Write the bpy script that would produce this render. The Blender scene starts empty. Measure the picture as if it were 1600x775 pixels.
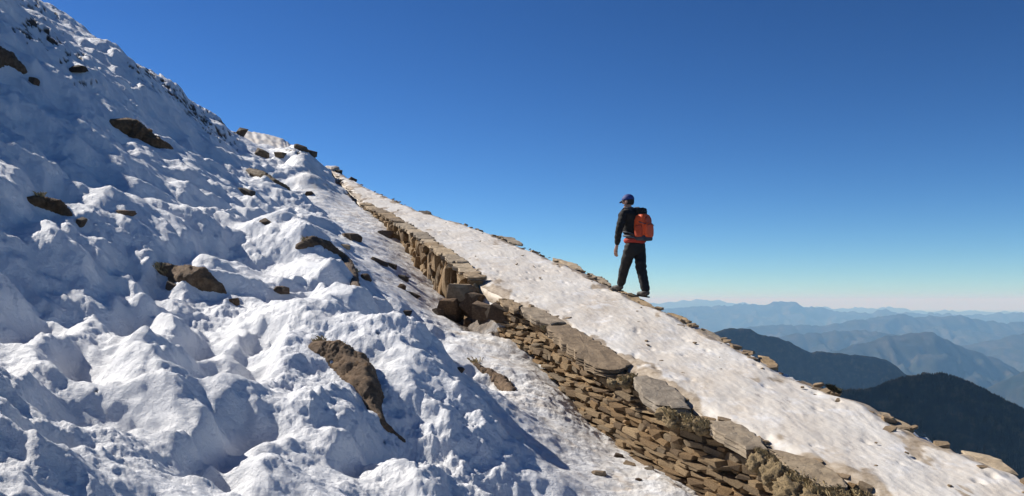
import bpy, bmesh, math, random
import numpy as np
from mathutils import Vector, Matrix, noise as mnoise
random.seed(11); RNG = np.random.default_rng(5)
SC = bpy.context.scene
COL = SC.collection
R_ = math.radians

# ------------------------------------------------------------------ camera
F = 1400.0; CX = 800.0; HY = 470.0          # focal length and eye level in photo pixels
cam = bpy.data.cameras.new('camera'); camo = bpy.data.objects.new('camera', cam); COL.objects.link(camo)
cam.sensor_width = 36.0; cam.lens = 36.0*F/1600.0
cam.shift_y = (HY-387.5)/1600.0
cam.clip_start = 0.05; cam.clip_end = 400000.0
camo.location = (0, 0, 0); camo.rotation_euler = (R_(90), 0, 0)
SC.camera = camo

# ------------------------------------------------------------------ light
SUN_EL = R_(38); SUN_H = Vector((-0.86, 0.51)).normalized()
SUN = Vector((SUN_H.x*math.cos(SUN_EL), SUN_H.y*math.cos(SUN_EL), math.sin(SUN_EL)))
w = bpy.data.worlds.new('World'); SC.world = w; w.use_nodes = True
nt = w.node_tree; nt.nodes.clear()
sky = nt.nodes.new('ShaderNodeTexSky'); sky.sky_type = 'NISHITA'; sky.sun_disc = False
sky.sun_elevation = SUN_EL
sky.sun_rotation = math.atan2(SUN_H.x, SUN_H.y)      # clockwise from +Y
sky.altitude = 3600; sky.air_density = 1.0; sky.dust_density = 0.1; sky.ozone_density = 3.0
hs = nt.nodes.new('ShaderNodeHueSaturation'); hs.inputs['Saturation'].default_value = 1.12; hs.inputs['Hue'].default_value = 0.500
bg = nt.nodes.new('ShaderNodeBackground'); bg.inputs['Strength'].default_value = 0.05
wo = nt.nodes.new('ShaderNodeOutputWorld')
gm = nt.nodes.new('ShaderNodeGamma'); gm.inputs[1].default_value = 1.45      # deeper blue overhead, as in the thin air up here
nt.links.new(sky.outputs[0], hs.inputs['Color']); nt.links.new(hs.outputs[0], gm.inputs[0]); tint = nt.nodes.new('ShaderNodeMix'); tint.data_type = 'RGBA'; tint.blend_type = 'MULTIPLY'; tint.inputs[0].default_value = 1.0; tint.inputs[7].default_value = (0.561, 0.650, 0.673, 1)
nt.links.new(gm.outputs[0], tint.inputs[6]); nt.links.new(tint.outputs[2], bg.inputs[0]); nt.links.new(bg.outputs[0], wo.inputs[0])
sl = bpy.data.lights.new('sun', 'SUN'); sl.energy = 5.0; sl.angle = R_(0.5); sl.color = (1.0, 0.95, 0.87)
so = bpy.data.objects.new('sun', sl); COL.objects.link(so)
so.rotation_euler = (-SUN).to_track_quat('-Z', 'Y').to_euler()
SC.view_settings.view_transform = 'Standard'; SC.view_settings.look = 'None'
SC.cycles.volume_bounces = 2
SC.view_settings.exposure = 0.42; SC.view_settings.gamma = 1.0

# ------------------------------------------------------------------ helpers
def prop(o, label=None, cat=None, group=None, kind=None):
    if label: o['label'] = label
    if cat: o['category'] = cat
    if group: o['group'] = group
    if kind: o['kind'] = kind
    return o
def link(name, me, mat=None, parent=None):
    o = bpy.data.objects.new(name, me); COL.objects.link(o)
    if mat is not None and len(me.materials) == 0: me.materials.append(mat)
    if parent is not None: o.parent = parent
    return o
def empty(name, loc=(0, 0, 0)):
    o = bpy.data.objects.new(name, None); COL.objects.link(o); o.location = loc; o.empty_display_size = 0.2
    return o
def np_mesh(name, V, Q, smooth=True, attrs=None):
    """V (n,3) float, Q (m,4) or (m,3) int"""
    me = bpy.data.meshes.new(name); k = Q.shape[1]
    me.vertices.add(len(V)); me.vertices.foreach_set('co', np.ascontiguousarray(V, dtype=np.float32).ravel())
    me.loops.add(Q.size); me.loops.foreach_set('vertex_index', np.ascontiguousarray(Q, dtype=np.int32).ravel())
    me.polygons.add(len(Q)); me.polygons.foreach_set('loop_start', np.arange(0, Q.size, k, dtype=np.int32))
    me.polygons.foreach_set('use_smooth', np.full(len(Q), smooth))
    me.update(calc_edges=True)
    for nm, arr in (attrs or {}).items():
        a = me.attributes.new(nm, 'FLOAT', 'POINT'); a.data.foreach_set('value', np.ascontiguousarray(arr, dtype=np.float32).ravel())
    return me
def grid_quads(nr, nc):
    i = np.arange(nr*nc).reshape(nr, nc)
    return np.stack([i[:-1, :-1], i[:-1, 1:], i[1:, 1:], i[1:, :-1]], -1).reshape(-1, 4)
def bm_mesh(name, bm, smooth=True):
    me = bpy.data.meshes.new(name); bm.to_mesh(me); bm.free()
    for p in me.polygons: p.use_smooth = smooth
    return me

# ---- numpy noise
PERM = RNG.permutation(4096).astype(np.int64)
def _h(ix, iy, s=0): return PERM[(PERM[(ix+s*131) & 4095]+iy) & 4095]
GA = np.linspace(0, 2*np.pi, 4096, endpoint=False); GX, GY = np.cos(GA), np.sin(GA)
def perlin(x, y, s=0):
    ix = np.floor(x).astype(np.int64); iy = np.floor(y).astype(np.int64); fx = x-ix; fy = y-iy
    u = fx*fx*fx*(fx*(fx*6-15)+10); v = fy*fy*fy*(fy*(fy*6-15)+10)
    def g(a, b):
        h = _h(ix+a, iy+b, s); return GX[h]*(fx-a)+GY[h]*(fy-b)
    a = g(0, 0)*(1-u)+g(1, 0)*u; b = g(0, 1)*(1-u)+g(1, 1)*u
    return (a*(1-v)+b*v)*1.5
def fbm(x, y, o=4, s=0, lac=2.03, gain=0.5):
    t = 0; a = 1.0
    for k in range(o):
        t = t+a*perlin(x, y, s+k*7); x = x*lac+17.3; y = y*lac-9.1; a *= gain
    return t
def ridged(x, y, o=4, s=0):
    t = 0; a = 1.0
    for k in range(o):
        t = t+a*(1-np.abs(perlin(x, y, s+k*7))*2); x = x*2.1+3.3; y = y*2.1-7.7; a *= 0.5
    return t/1.9
def worley(x, y, s=0):
    """distance to nearest jittered point, and that cell's random value"""
    ix = np.floor(x).astype(np.int64); iy = np.floor(y).astype(np.int64)
    d1 = np.full(x.shape, 9.0); val = np.zeros(x.shape); ws = 1e-9
    for a in (-1, 0, 1):
        for b in (-1, 0, 1):
            h = _h(ix+a, iy+b, s); h2 = PERM[(h+77) & 4095]; h3 = PERM[(h+911) & 4095]
            dx = ix+a+0.1+0.8*h/4096-x; dy = iy+b+0.1+0.8*h2/4096-y
            d = dx*dx+dy*dy; d1 = np.minimum(d, d1)
            wt = np.exp(-9.0*d); val = val+wt*(h3/4096.0); ws = ws+wt
    return np.sqrt(d1), val/ws
def sstep(a, b, x):
    t = np.clip((x-a)/(b-a), 0, 1); return t*t*(3-2*t)

# ------------------------------------------------------------------ materials
def newmat(name):
    m = bpy.data.materials.new(name); m.use_nodes = True; n = m.node_tree; n.nodes.clear()
    out = n.nodes.new('ShaderNodeOutputMaterial'); b = n.nodes.new('ShaderNodeBsdfPrincipled')
    n.links.new(b.outputs[0], out.inputs[0]); return m, n, b
def N(n, t, **kw):
    x = n.nodes.new(t)
    for k, v in kw.items():
        if hasattr(x, k) and k not in ('Scale',): setattr(x, k, v)
        else: x.inputs[k].default_value = v
    return x
def noise_node(n, scale, detail=6, rough=0.6, coord='Object', mscale=(1, 1, 1), ntype=None):
    tc = n.nodes.new('ShaderNodeTexCoord'); mp = n.nodes.new('ShaderNodeMapping'); mp.inputs['Scale'].default_value = mscale
    n.links.new(tc.outputs[coord], mp.inputs[0])
    t = n.nodes.new('ShaderNodeTexNoise'); t.inputs['Scale'].default_value = scale; t.inputs['Detail'].default_value = detail; t.inputs['Roughness'].default_value = rough
    n.links.new(mp.outputs[0], t.inputs['Vector']); return t
def ramp(n, src, stops):
    r = n.nodes.new('ShaderNodeValToRGB'); e = r.color_ramp.elements
    while len(e) < len(stops): e.new(0.5)
    for i, (p, c) in enumerate(stops):
        e[i].position = p; e[i].color = (*c, 1) if len(c) == 3 else c
    n.links.new(src, r.inputs[0]); return r
def mix(n, fac, a, b, mode='MIX'):
    m = n.nodes.new('ShaderNodeMix'); m.data_type = 'RGBA'; m.blend_type = mode
    if isinstance(fac, float): m.inputs[0].default_value = fac
    else: n.links.new(fac, m.inputs[0])
    for s, v in ((6, a), (7, b)):
        if isinstance(v, tuple): m.inputs[s].default_value = (*v, 1)
        else: n.links.new(v, m.inputs[s])
    return m.outputs[2]
def bump(n, b, src, dist, strength=1.0):
    bp = n.nodes.new('ShaderNodeBump'); bp.inputs['Distance'].default_value = dist; bp.inputs['Strength'].default_value = strength
    n.links.new(src, bp.inputs['Height'])
    if b.inputs['Normal'].is_linked:
        n.links.new(b.inputs['Normal'].links[0].from_socket, bp.inputs['Normal'])
    n.links.new(bp.outputs[0], b.inputs['Normal'])
def attr(n, name):
    a = n.nodes.new('ShaderNodeAttribute'); a.attribute_name = name; return a.outputs['Fac']

def mat_terrain():
    m, n, b = newmat('snow_slope')
    n1 = noise_node(n, 1.3, 5); snow = ramp(n, n1.outputs[0], [(0.3, (0.80, 0.82, 0.86)), (0.7, (0.87, 0.875, 0.885))]).outputs[0]
    n2 = noise_node(n, 4, 8, 0.65); dirty = ramp(n, n2.outputs[0], [(0.3, (0.58, 0.48, 0.38)), (0.45, (0.78, 0.74, 0.69)), (0.6, (0.87, 0.86, 0.85))]).outputs[0]
    c = mix(n, attr(n, 'dirt'), snow, dirty)
    n3 = noise_node(n, 22, 8, 0.7); soil = ramp(n, n3.outputs[0], [(0.3, (0.035, 0.024, 0.016)), (0.55, (0.13, 0.085, 0.05)), (0.75, (0.30, 0.22, 0.13))]).outputs[0]
    c = mix(n, attr(n, 'soil'), c, soil)
    n.links.new(c, b.inputs['Base Color']); b.inputs['Roughness'].default_value = 0.65
    b.inputs['Specular IOR Level'].default_value = 0.25
    f = noise_node(n, 30, 8, 0.75); bump(n, b, f.outputs[0], 0.025, 0.9)
    f = noise_node(n, 8, 6, 0.65); bump(n, b, f.outputs[0], 0.05, 0.7)
    return m
def mat_path():
    m, n, b = newmat('trodden_icy_snow')
    a = noise_node(n, 0.9, 8, 0.7, mscale=(1, 0.5, 1))
    c = ramp(n, a.outputs[0], [(0.30, (0.50, 0.42, 0.32)), (0.43, (0.66, 0.60, 0.525)), (0.56, (0.71, 0.67, 0.61)), (0.72, (0.76, 0.74, 0.71))]).outputs[0]
    d = noise_node(n, 7, 9, 0.75, mscale=(1, 0.4, 1))
    spots = ramp(n, d.outputs[0], [(0.30, (0.9, 0.9, 0.9)), (0.42, (0, 0, 0))])
    c = mix(n, spots.outputs[0], c, (0.33, 0.29, 0.27))
    e = noise_node(n, 2.5, 9, 0.75); wh = ramp(n, e.outputs[0], [(0.52, (0, 0, 0)), (0.66, (1, 1, 1))])
    c = mix(n, wh.outputs[0], c, (0.78, 0.76, 0.74))
    g = noise_node(n, 9, 9, 0.75); tn = ramp(n, g.outputs[0], [(0.3, (0.20, 0.15, 0.10)), (0.5, (0.42, 0.34, 0.25)), (0.7, (0.56, 0.49, 0.40))]).outputs[0]
    c = mix(n, attr(n, 'soil'), c, tn)
    n.links.new(c, b.inputs['Base Color']); b.inputs['Roughness'].default_value = 0.5
    b.inputs['Specular IOR Level'].default_value = 0.3
    f = noise_node(n, 14, 9, 0.72); bump(n, b, f.outputs[0], 0.013, 0.6)
    return m
def mat_stone(name, cols, scale=9, bd=0.02):
    m, n, b = newmat(name)
    a = noise_node(n, scale, 8, 0.7)
    oi = n.nodes.new('ShaderNodeObjectInfo')
    c = ramp(n, a.outputs[0], [(0.25, cols[0]), (0.5, cols[1]), (0.75, cols[2])]).outputs[0]
    v = ramp(n, oi.outputs['Random'], [(0.0, (0.42, 0.38, 0.36)), (0.3, (1.0, 0.82, 0.58)), (0.55, (0.72, 0.72, 0.74)), (0.8, (1.1, 0.98, 0.80)), (1.0, (1.3, 1.22, 1.1))]).outputs[0]
    c = mix(n, 1.0, c, v, 'MULTIPLY')
    n.links.new(c, b.inputs['Base Color']); b.inputs['Roughness'].default_value = 0.85
    f = noise_node(n, scale*3, 9, 0.75, mscale=(1, 1, 2.5)); bump(n, b, f.outputs[0], bd, 0.8)
    return m
def mat_plain(name, col, rough=0.7, nscale=None, var=0.25, bd=0.0):
    m, n, b = newmat(name)
    a = noise_node(n, nscale or 20, 6, 0.6)
    c = ramp(n, a.outputs[0], [(0.3, tuple(x*(1-var) for x in col)), (0.7, tuple(min(1, x*(1+var)) for x in col))]).outputs[0]
    n.links.new(c, b.inputs['Base Color']); b.inputs['Roughness'].default_value = rough
    if bd: bump(n, b, a.outputs[0], bd, 0.7)
    return m
M_TER = mat_terrain(); M_PATH = mat_path()
M_WALL = mat_stone('wall_stone', [(0.08, 0.053, 0.03), (0.30, 0.22, 0.13), (0.52, 0.42, 0.29)], 14, 0.03)
M_SLAB = mat_stone('slab_stone', [(0.17, 0.135, 0.10), (0.34, 0.285, 0.215), (0.48, 0.42, 0.335)], 6, 0.02)
M_BOULD = mat_stone('brown_rock', [(0.055, 0.036, 0.024), (0.17, 0.118, 0.078), (0.33, 0.245, 0.17)], 12, 0.07)
M_DARK = mat_stone('dark_rock', [(0.035, 0.028, 0.02), (0.10, 0.078, 0.056), (0.20, 0.16, 0.11)], 8)

# ------------------------------------------------------------------ path geometry in world metres
GRADE = 0.229; ZP0 = -3.36                   # path plane z = GRADE*y + ZP0
def path_at(px, py):
    e = (HY-py)/F; y = ZP0/(e-GRADE); return ((px-CX)/F*y, y)
LEFT = [(2600, 1340), (2000, 1085), (1600, 880), (1400, 790), (1330, 757), (1250, 722), (1200, 700), (1110, 655), (1040, 618), (985, 585), (930, 548),
        (870, 507), (820, 482), (780, 466), (740, 441), (700, 408), (650, 370), (600, 338), (565, 321), (545, 303), (520, 278), (500, 262)]
RIGHT = [(2900, 1330), (2200, 1010), (1800, 828), (1600, 737), (1540, 710), (1480, 686), (1430, 661), (1370, 632), (1300, 602), (1240, 580), (1140, 527), (1060, 487), (1020, 471),
         (955, 442), (900, 413), (850, 395), (760, 358), (660, 328), (600, 303), (560, 284), (540, 272), (520, 264)]
def line_fn(pts):
    a = sorted([path_at(*p)[::-1] for p in pts]); ys = np.array([p[0] for p in a]); xs = np.array([p[1] for p in a])
    return ys, xs, (lambda y: np.interp(y, ys, xs))
_ly, _lx, _ = line_fn(LEFT); _, _, WR = line_fn(RIGHT)
_k0 = _ly < 36.0; _ey = np.array([37.5, 41.5, 50, 70, 130.]); _eu = np.array([-.199, -.206, -.238, -.31, -.46])
_ly = np.r_[_ly[_k0], _ey]; _lx = np.r_[_lx[_k0], _ey*_eu]
WL = lambda y: np.interp(y, _ly, _lx)
def zpath(y): return GRADE*y+ZP0
Y_GAP0, Y_GAP1 = path_at(788, 470)[1], path_at(742, 443)[1]
Y_W2END = path_at(566, 322)[1]

# ------------------------------------------------------------------ hillside height field (polar grid about the viewer)
CT = {  # photo column: [(photo row, distance)...]; the highest row is the skyline
 -500: [(1400, 1.2), (900, 3.0), (600, 5), (300, 8), (0, 12), (-300, 17), (-420, 24), (-380, 40), (-200, 90)],
 -200: [(1400, 1.6), (900, 3.4), (600, 5.6), (300, 9.5), (0, 15), (-160, 21), (-185, 26), (-100, 60), (0, 110)],
 0: [(1500, 1.8), (950, 3.3), (775, 4.5), (600, 6.5), (400, 9.8), (200, 14.5), (80, 18.5), (-8, 23), (60, 45), (170, 110)],
 110: [(775, 4.8), (600, 7), (400, 10.6), (200, 17), (110, 21), (64, 25), (110, 45), (220, 110)],
 200: [(1500, 1.8), (950, 3.6), (775, 5.0), (600, 7.4), (400, 11.5), (200, 20), (130, 25), (95, 30), (140, 50), (240, 110)],
 300: [(775, 5.3), (600, 8), (400, 12.8), (280, 19), (200, 27), (164, 34), (190, 60), (270, 110)],
 400: [(1500, 1.9), (950, 3.9), (775, 5.6), (600, 8.6), (450, 12.5), (350, 18), (280, 27), (240, 40), (228, 50), (250, 70), (330, 120)],
 470: [(775, 6), (600, 9), (450, 13), (380, 17), (320, 24), (270, 32), (243, 41), (260, 60), (340, 120)],
 540: [(1500, 2.0), (950, 4.3), (775, 6.3), (600, 9.4), (500, 12.2), (430, 15.5), (380, 19), (340, 24), (300, 30), (290, 36), (330, 60), (400, 120)],
 600: [(775, 6.8), (660, 9.0), (550, 11.5), (500, 13), (455, 15), (400, 19), (352, 24.5)],
 660: [(775, 7.3), (650, 9.6), (560, 11.8), (520, 13.2), (490, 15), (450, 18), (420, 21)],
 720: [(1500, 2.3), (950, 5.2), (775, 7.8), (650, 10.0), (590, 11.5), (550, 13.2), (500, 16.4), (470, 19)],
 800: [(775, 8.2), (680, 9.8), (635, 10.9), (580, 12.6), (532, 14.4), (505, 16.5)],
 880: [(775, 8.5), (700, 9.8), (650, 11.2), (622, 12.1), (590, 14)],
 960: [(1500, 3.0), (1000, 5.9), (775, 8.8), (728, 9.7), (694, 11), (676, 12.5)],
 1050: [(762, 9.1), (750, 9.7), (728, 11)],
 1150: [(1500, 3.4), (1000, 6.5), (812, 8.8), (798, 9.6), (784, 11)],
 1350: [(1500, 3.6), (1000, 6.8), (900, 8.5), (870, 10)],
 1700: [(1500, 3.9), (1100, 6.6), (1000, 9)],
 2300: [(1600, 4), (1200, 7), (1100, 9)],
}
pts = []; vals = []
for px, L in CT.items():
    for py, y in L:
        pts.append(((px-CX)/F*2.0, math.log(y))); vals.append((HY-py)/F*y)
pts = np.array(pts); vals = np.array(vals); vals_t = vals/np.exp(pts[:, 1])
def _k(r2): return np.where(r2 > 0, 0.5*r2*np.log(np.maximum(r2, 1e-12)), 0)
def tps_fit(P, v, lam=2e-3):
    n_ = len(P); K = _k(((P[:, None]-P[None])**2).sum(-1))+lam*np.eye(n_)
    A = np.zeros((n_+3, n_+3)); A[:n_, :n_] = K; Q = np.c_[np.ones(n_), P]; A[:n_, n_:] = Q; A[n_:, :n_] = Q.T
    return np.linalg.solve(A, np.r_[v, 0, 0, 0])
TW = tps_fit(pts, vals_t)
def tps_eval(U, L):
    s = TW[-3]+TW[-2]*U+TW[-1]*L
    for (a, b), w_ in zip(pts, TW[:-3]): s = s+w_*_k((U-a)**2+(L-b)**2)
    return s

def ucols():
    a = np.arange(-10, 1130, 1.6); l = -10-np.cumsum(1.6*1.045**np.arange(1, 95)); r = 1130+np.cumsum(1.6*1.07**np.arange(1, 70))
    l = l[l > -1400]; r = r[r < 3600]; return np.r_[l[::-1], a, r]
PXC = ucols()
YR = np.r_[1.0*1.03**np.arange(0, 36), np.exp(np.linspace(math.log(2.95), math.log(52), 1050)), 52*1.06**np.arange(1, 78)]
UU, YY = np.meshgrid((PXC-CX)/F, YR)
XX = UU*YY
E0 = tps_eval(UU*2.0, np.log(np.clip(YY, 1.0, 125)))
Z0 = E0*YY
# far beyond the ridge the mountain falls away to the valley
ff = sstep(90, 900, YY); Z0 = np.where(YY > 90, (E0*125)*(1-ff)-ff*0.65*(YY-90), Z0)
Z0 = np.maximum(Z0, -1495-UU*0)
hyp = np.hypot(XX, YY)
# ---- relief of the snow
dl = XX-WL(YY)                                # metres to the right of the wall line
ledge = sstep(-2.6, -1.1, dl+0.5*perlin(XX*0.6, YY*0.6, 3))*sstep(38, 26, YY)     # trodden strip at the wall foot
hill = 1-ledge
d = np.array([0.86, -0.5]); pp = XX*d[0]+YY*d[1]; qq = -XX*d[1]+YY*d[0]
wx = perlin(XX*0.5, YY*0.5, 21)*0.6; wy = perlin(XX*0.5, YY*0.5, 22)*0.6
near = sstep(48, 11, YY)
H = 0.36*fbm(pp*0.28, qq*0.42, 3, 31)*hill
F1, v1 = worley(pp*0.80+wx, qq*1.35+wy, 5)
H += hill*near*0.26*(np.minimum(F1, 0.75)**1.6-0.25)*(0.45+0.9*v1)
F2, v2 = worley(pp*2.3+wx*2, qq*3.2+wy*2, 6)
H += hill*0.045*(np.minimum(F2, 0.8)**1.5-0.2)*(0.3+v2)*(0.4+0.6*sstep(-0.3, 0.4, perlin(XX*0.9, YY*0.9, 8)))
H += hill*0.05*fbm(pp*1.3, qq*2.6, 4, 41)+hill*near*0.07*(ridged(pp*0.55+wx, qq*1.5+wy, 4, 43)-0.5)
soft = sstep(-0.30, 0.30, fbm(XX*0.55, YY*0.55, 3, 57))
# wind drifts: a gentle face towards the sun, a steeper one away from it
def drift(per, amp, sd, wv):
    ph = pp/per+wv*fbm(pp*0.42/per, qq*0.75/per, 3, sd)+0.12*fbm(pp*2/per, qq*3/per, 3, sd+1); fr = ph-np.floor(ph)
    sw = np.where(fr < 0.58, fr/0.58, (1-fr)/0.42); sw = 0.5-0.5*np.cos(np.pi*sw)
    return amp*sw*(0.25+0.95*sstep(-0.35, 0.35, perlin(pp*0.7/per, qq*1.1/per, sd+2)))
H += hill*near*(drift(1.35, 0.125, 301, 0.9)+drift(0.5, 0.026, 311, 0.9)*(0.3+0.7*soft))
# lumpy refrozen chunks (mid distance and lower right of the slope)
PXG = UU*F+CX; PYG = HY-F*Z0/YY
def blob(cx, cy, rx, ry): return np.exp(-(((PXG-cx)/rx)**2+((PYG-cy)/ry)**2))
chunk = np.clip(blob(720, 680, 130, 70)+blob(800, 740, 140, 45)+blob(640, 590, 60, 60)*0.7+blob(400, 330, 130, 70)+blob(480, 290, 70, 50)+blob(560, 400, 60, 60)*0.5+blob(180, 160, 110, 70)*0.8+blob(330, 470, 90, 40)*0.6+blob(250, 560, 40, 90)*0.6+blob(480, 640, 60, 90)*0.5+blob(60, 240, 60, 50)*0.4, 0, 1)
chunk = np.clip(chunk*(0.6+0.7*perlin(XX*0.8, YY*0.8, 61))+0.08, 0, 1)*hill
LW = sstep(11, 24, YY); sc_ = 1-0.5*LW
def lod(fn): return fn(XX, YY)*(1-LW)+fn(XX*0.5, YY*0.5)*LW      # coarser grain of relief further off

def wl(a, b, f, s):
    A, va = worley(a*f, b*f, s); B, vb = worley(a*f*0.5, b*f*0.5, s); return A*(1-LW)+B*LW, va*(1-LW)+vb*LW
F3, v3 = wl(XX+wx*0.3, YY+wy*0.3, 5.2, 9)
F4, v4 = wl(XX, YY, 11, 10)
H += chunk*(0.085*np.clip(0.62-F3, 0, 1)*(0.3+1.4*v3)+0.03*np.clip(0.6-F4, 0, 1))/sc_
H += (0.04+0.60*soft+0.7*chunk)*0.024*lod(lambda a, b: fbm(a*6, b*6, 5, 51, 2.03, 0.6))
H += hill*0.035*soft*lod(lambda a, b: ridged((a*d[0]+b*d[1])*2.4, (-a*d[1]+b*d[0])*4.4, 3, 52))*sstep(-0.2, 0.5, perlin(XX*0.7, YY*0.7, 53))
H += 0.50*np.exp(-((dl+3.05)/0.75)**2)*sstep(8.6, 10.5, YY)*sstep(19, 15, YY)*(1+0.35*perlin(XX*0.8, YY*0.8, 54))
H += 0.62*np.exp(-((dl+1.6)/0.75)**2)*sstep(25, 29, YY)*sstep(42, 37, YY)*(1+0.5*perlin(XX*0.9, YY*0.9, 59))
H += ledge*(0.04*fbm(XX*1.3, YY*1.3, 4, 71)+0.010*lod(lambda a, b: fbm(a*8, b*8, 3, 72)))
# hollows and steps seen in the photograph: (col, row, half width, half height, depth)
PITS = [(150, 560, 62, 46, .20), (335, 600, 66, 40, .22), (130, 668, 78, 34, .20), (385, 700, 70, 34, .20), (600, 735, 60, 30, .2), (90, 480, 90, 44, .25),
        (205, 500, 46, 44, .15), (195, 405, 40, 26, .2), (250, 425, 34, 26, .16), (330, 520, 46, 30, .14), (400, 570, 42, 46, .18), (230, 215, 50, 26, .12),
        (60, 350, 60, 30, .2), (130, 300, 44, 20, .18), (330, 400, 70, 22, .2), (640, 545, 60, 40, .25), (730, 605, 60, 30, .25), (20, 620, 34, 22, .15), (90, 745, 60, 22, .15), (330, 745, 60, 20, .14)]
for cx, cy, rx, ry, dp in PITS:
    m_ = (np.abs(PXG-cx) < rx*2.6) & (np.abs(PYG-cy) < rx*2.6)
    X_, Y_ = XX[m_], YY[m_]; a_ = math.radians(32)
    gx = (PXG[m_]-cx)/rx+0.30*perlin(X_*1.7, Y_*1.7, 81)+0.12*perlin(X_*5, Y_*5, 82); gy = (PYG[m_]-cy)/ry+0.30*perlin(X_*1.7, Y_*1.7, 83)+0.12*perlin(X_*5, Y_*5, 84)
    t_ = gx*math.cos(a_)+gy*math.sin(a_); n_ = -gx*math.sin(a_)+gy*math.cos(a_)
    H[m_] -= dp*1.25*sstep(-1.3, -0.45, t_)*(1-sstep(-0.45, 1.2, t_))*sstep(1.25, 0.65, np.abs(n_))
H *= sstep(1.0, 2.5, YY)*(1-sstep(200, 500, YY))
ZT = Z0+H+sstep(60, 800, YY)*22*fbm(XX*0.006, YY*0.006, 5, 91)*np.minimum(YY/200, 4)
# ---- body of the path, gap in the wall, outer mountainside
gap = sstep(Y_GAP0-0.15, Y_GAP0+0.25, YY)*sstep(Y_GAP1+0.1, Y_GAP1-0.2, YY)
edge_w = 0.10+0.06*perlin(YY*2.5, YY*0+3.1, 12)
t_in = sstep(edge_w, edge_w+0.14, dl)*(1-gap)+sstep(-0.35, 0.2, dl)*gap
t_in = np.where(YY > Y_W2END, sstep(-0.2, 0.15, dl), t_in)
dr = XX-WR(YY)
under = zpath(np.minimum(YY, 60))-0.16-1.05*np.maximum(dr-0.15, 0)**1.0-(np.maximum(YY-42, 0))*0.6
under = np.maximum(under, -1495)
t_in = np.where(YY > 38, sstep(-0.6, 1.2, dl), t_in)
rough_out = sstep(0.1, 1.5, dr)*fbm(XX*0.5, YY*0.5, 5, 14)*0.5
ZT = ZT*(1-t_in)+(under+rough_out*(YY < 200))*t_in
ZT = np.maximum(ZT, -1499)
# ---- bare soil and dirt
soil = np.zeros_like(ZT)
band = (t_in > 0.02)*(dl < 0.6)*(gap < 0.5)*(YY < Y_W2END+9); soil = np.maximum(soil, band*1.0)
soil = np.maximum(soil, gap*sstep(-0.7, -0.45, dl)*sstep(0.1, -0.15, dl)*0.9)
SOILS = [(60, 40, 36, 10, -32), (45, 55, 30, 8, -32), (85, 62, 28, 8, -32), (120, 85, 16, 6, 0), (230, 112, 30, 8, -30), (262, 135, 28, 7, -35), (290, 160, 34, 9, -38),
         (315, 185, 34, 10, -38), (340, 208, 26, 9, -38), (275, 150, 20, 6, -30), (370, 205, 8, 12, 0), (545, 305, 40, 4, -38), (130, 130, 16, 6, 0), (95, 95, 16, 6, 0),
         (590, 520, 5, 4, 0), (150, 610, 7, 4, 0), (300, 640, 5, 3, 0), (600, 690, 4, 3, 0), (460, 236, 30, 4, -10)]
PYG = HY-F*ZT/YY
nz = lod(lambda a, b: fbm(a*2.2, b*2.2, 5, 15)); nz2 = lod(lambda a, b: fbm(a*7, b*7, 4, 16)); nz3 = fbm(XX*5.5+YY*2, YY*3.5, 4, 19)
for cx, cy, rx, ry, an in SOILS:
    a = math.radians(-an); dx = PXG-cx; dy = PYG-cy
    u_ = (dx*math.cos(a)+dy*math.sin(a))/rx; v_ = (-dx*math.sin(a)+dy*math.cos(a))/ry
    g = np.exp(-(u_*u_+v_*v_)); s_ = sstep(0.55, 0.66, g*0.75+(0.55*nz3+0.15*nz2 if cy < 215 else 0.3*nz2+0.1*nz)); soil = np.maximum(soil, s_*(g > 0.08))
crest = sstep(40, 10, PYG-np.minimum.accumulate(PYG, 0)*0-np.min(np.where(YY < 60, PYG, 9999), 0)[None, :])*(PXG < 372)*(PXG > 10)
soil = np.maximum(soil, crest*(YY < 60)*sstep(0.34, 0.46, nz3*0.8+0.35*nz+0.04)*(np.abs(PXG-150) > 55))
soil = np.maximum(soil, sstep(0.3, 0.9, dr)*sstep(0.0, 0.5, nz+0.3)*(YY < 200))
soil = np.maximum(soil, sstep(300, 700, YY))
ZT = ZT-0.05*soil*(YY < 60)*(t_in < 0.02)+0.04*soil*nz2*(YY < 60)
dirt = np.clip(ledge*(0.75+0.6*nz)+0.1, 0, 1)*(0.35+0.65*sstep(-3.0, -0.5, dl))
# upper bend of the path reappearing beyond the hump
me = np_mesh('snowy_hillside', np.stack([XX, YY, ZT], -1).reshape(-1, 3), grid_quads(*XX.shape)[:, ::1], True, {'soil': soil, 'dirt': dirt})
ter = prop(link('snowy_hillside', me, M_TER), kind='structure')

# look-ups on the finished surface
LYR = np.log(YR)
EGR = ZT/YY
def ground(x, y):
    u = x/y; px = u*F+CX; i = float(np.interp(px, PXC, np.arange(len(PXC)))); j = float(np.interp(y, YR, np.arange(len(YR))))
    i0 = min(int(i), len(PXC)-2); j0 = min(int(j), len(YR)-2); a = i-i0; b = j-j0
    return float((ZT[j0, i0]*(1-a)+ZT[j0, i0+1]*a)*(1-b)+(ZT[j0+1, i0]*(1-a)+ZT[j0+1, i0+1]*a)*b)
def hit(px, py):
    """first point of the hillside seen at that place in the photograph"""
    i = int(round(float(np.interp(px, PXC, np.arange(len(PXC)))))); e = (HY-py)/F
    k = np.nonzero((EGR[:, i] >= e) & (YR > 2))[0]
    j = k[0] if len(k) else int(np.argmax(EGR[:, i][:1080])); y = float(YR[j])
    return Vector(((px-CX)/F*y, y, float(ZT[j, i])))
def gnormal(x, y, d=0.25):
    return Vector((-(ground(x+d, y)-ground(x-d, y))/(2*d), -(ground(x, y+d)-ground(x, y-d))/(2*d), 1)).normalized()

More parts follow.
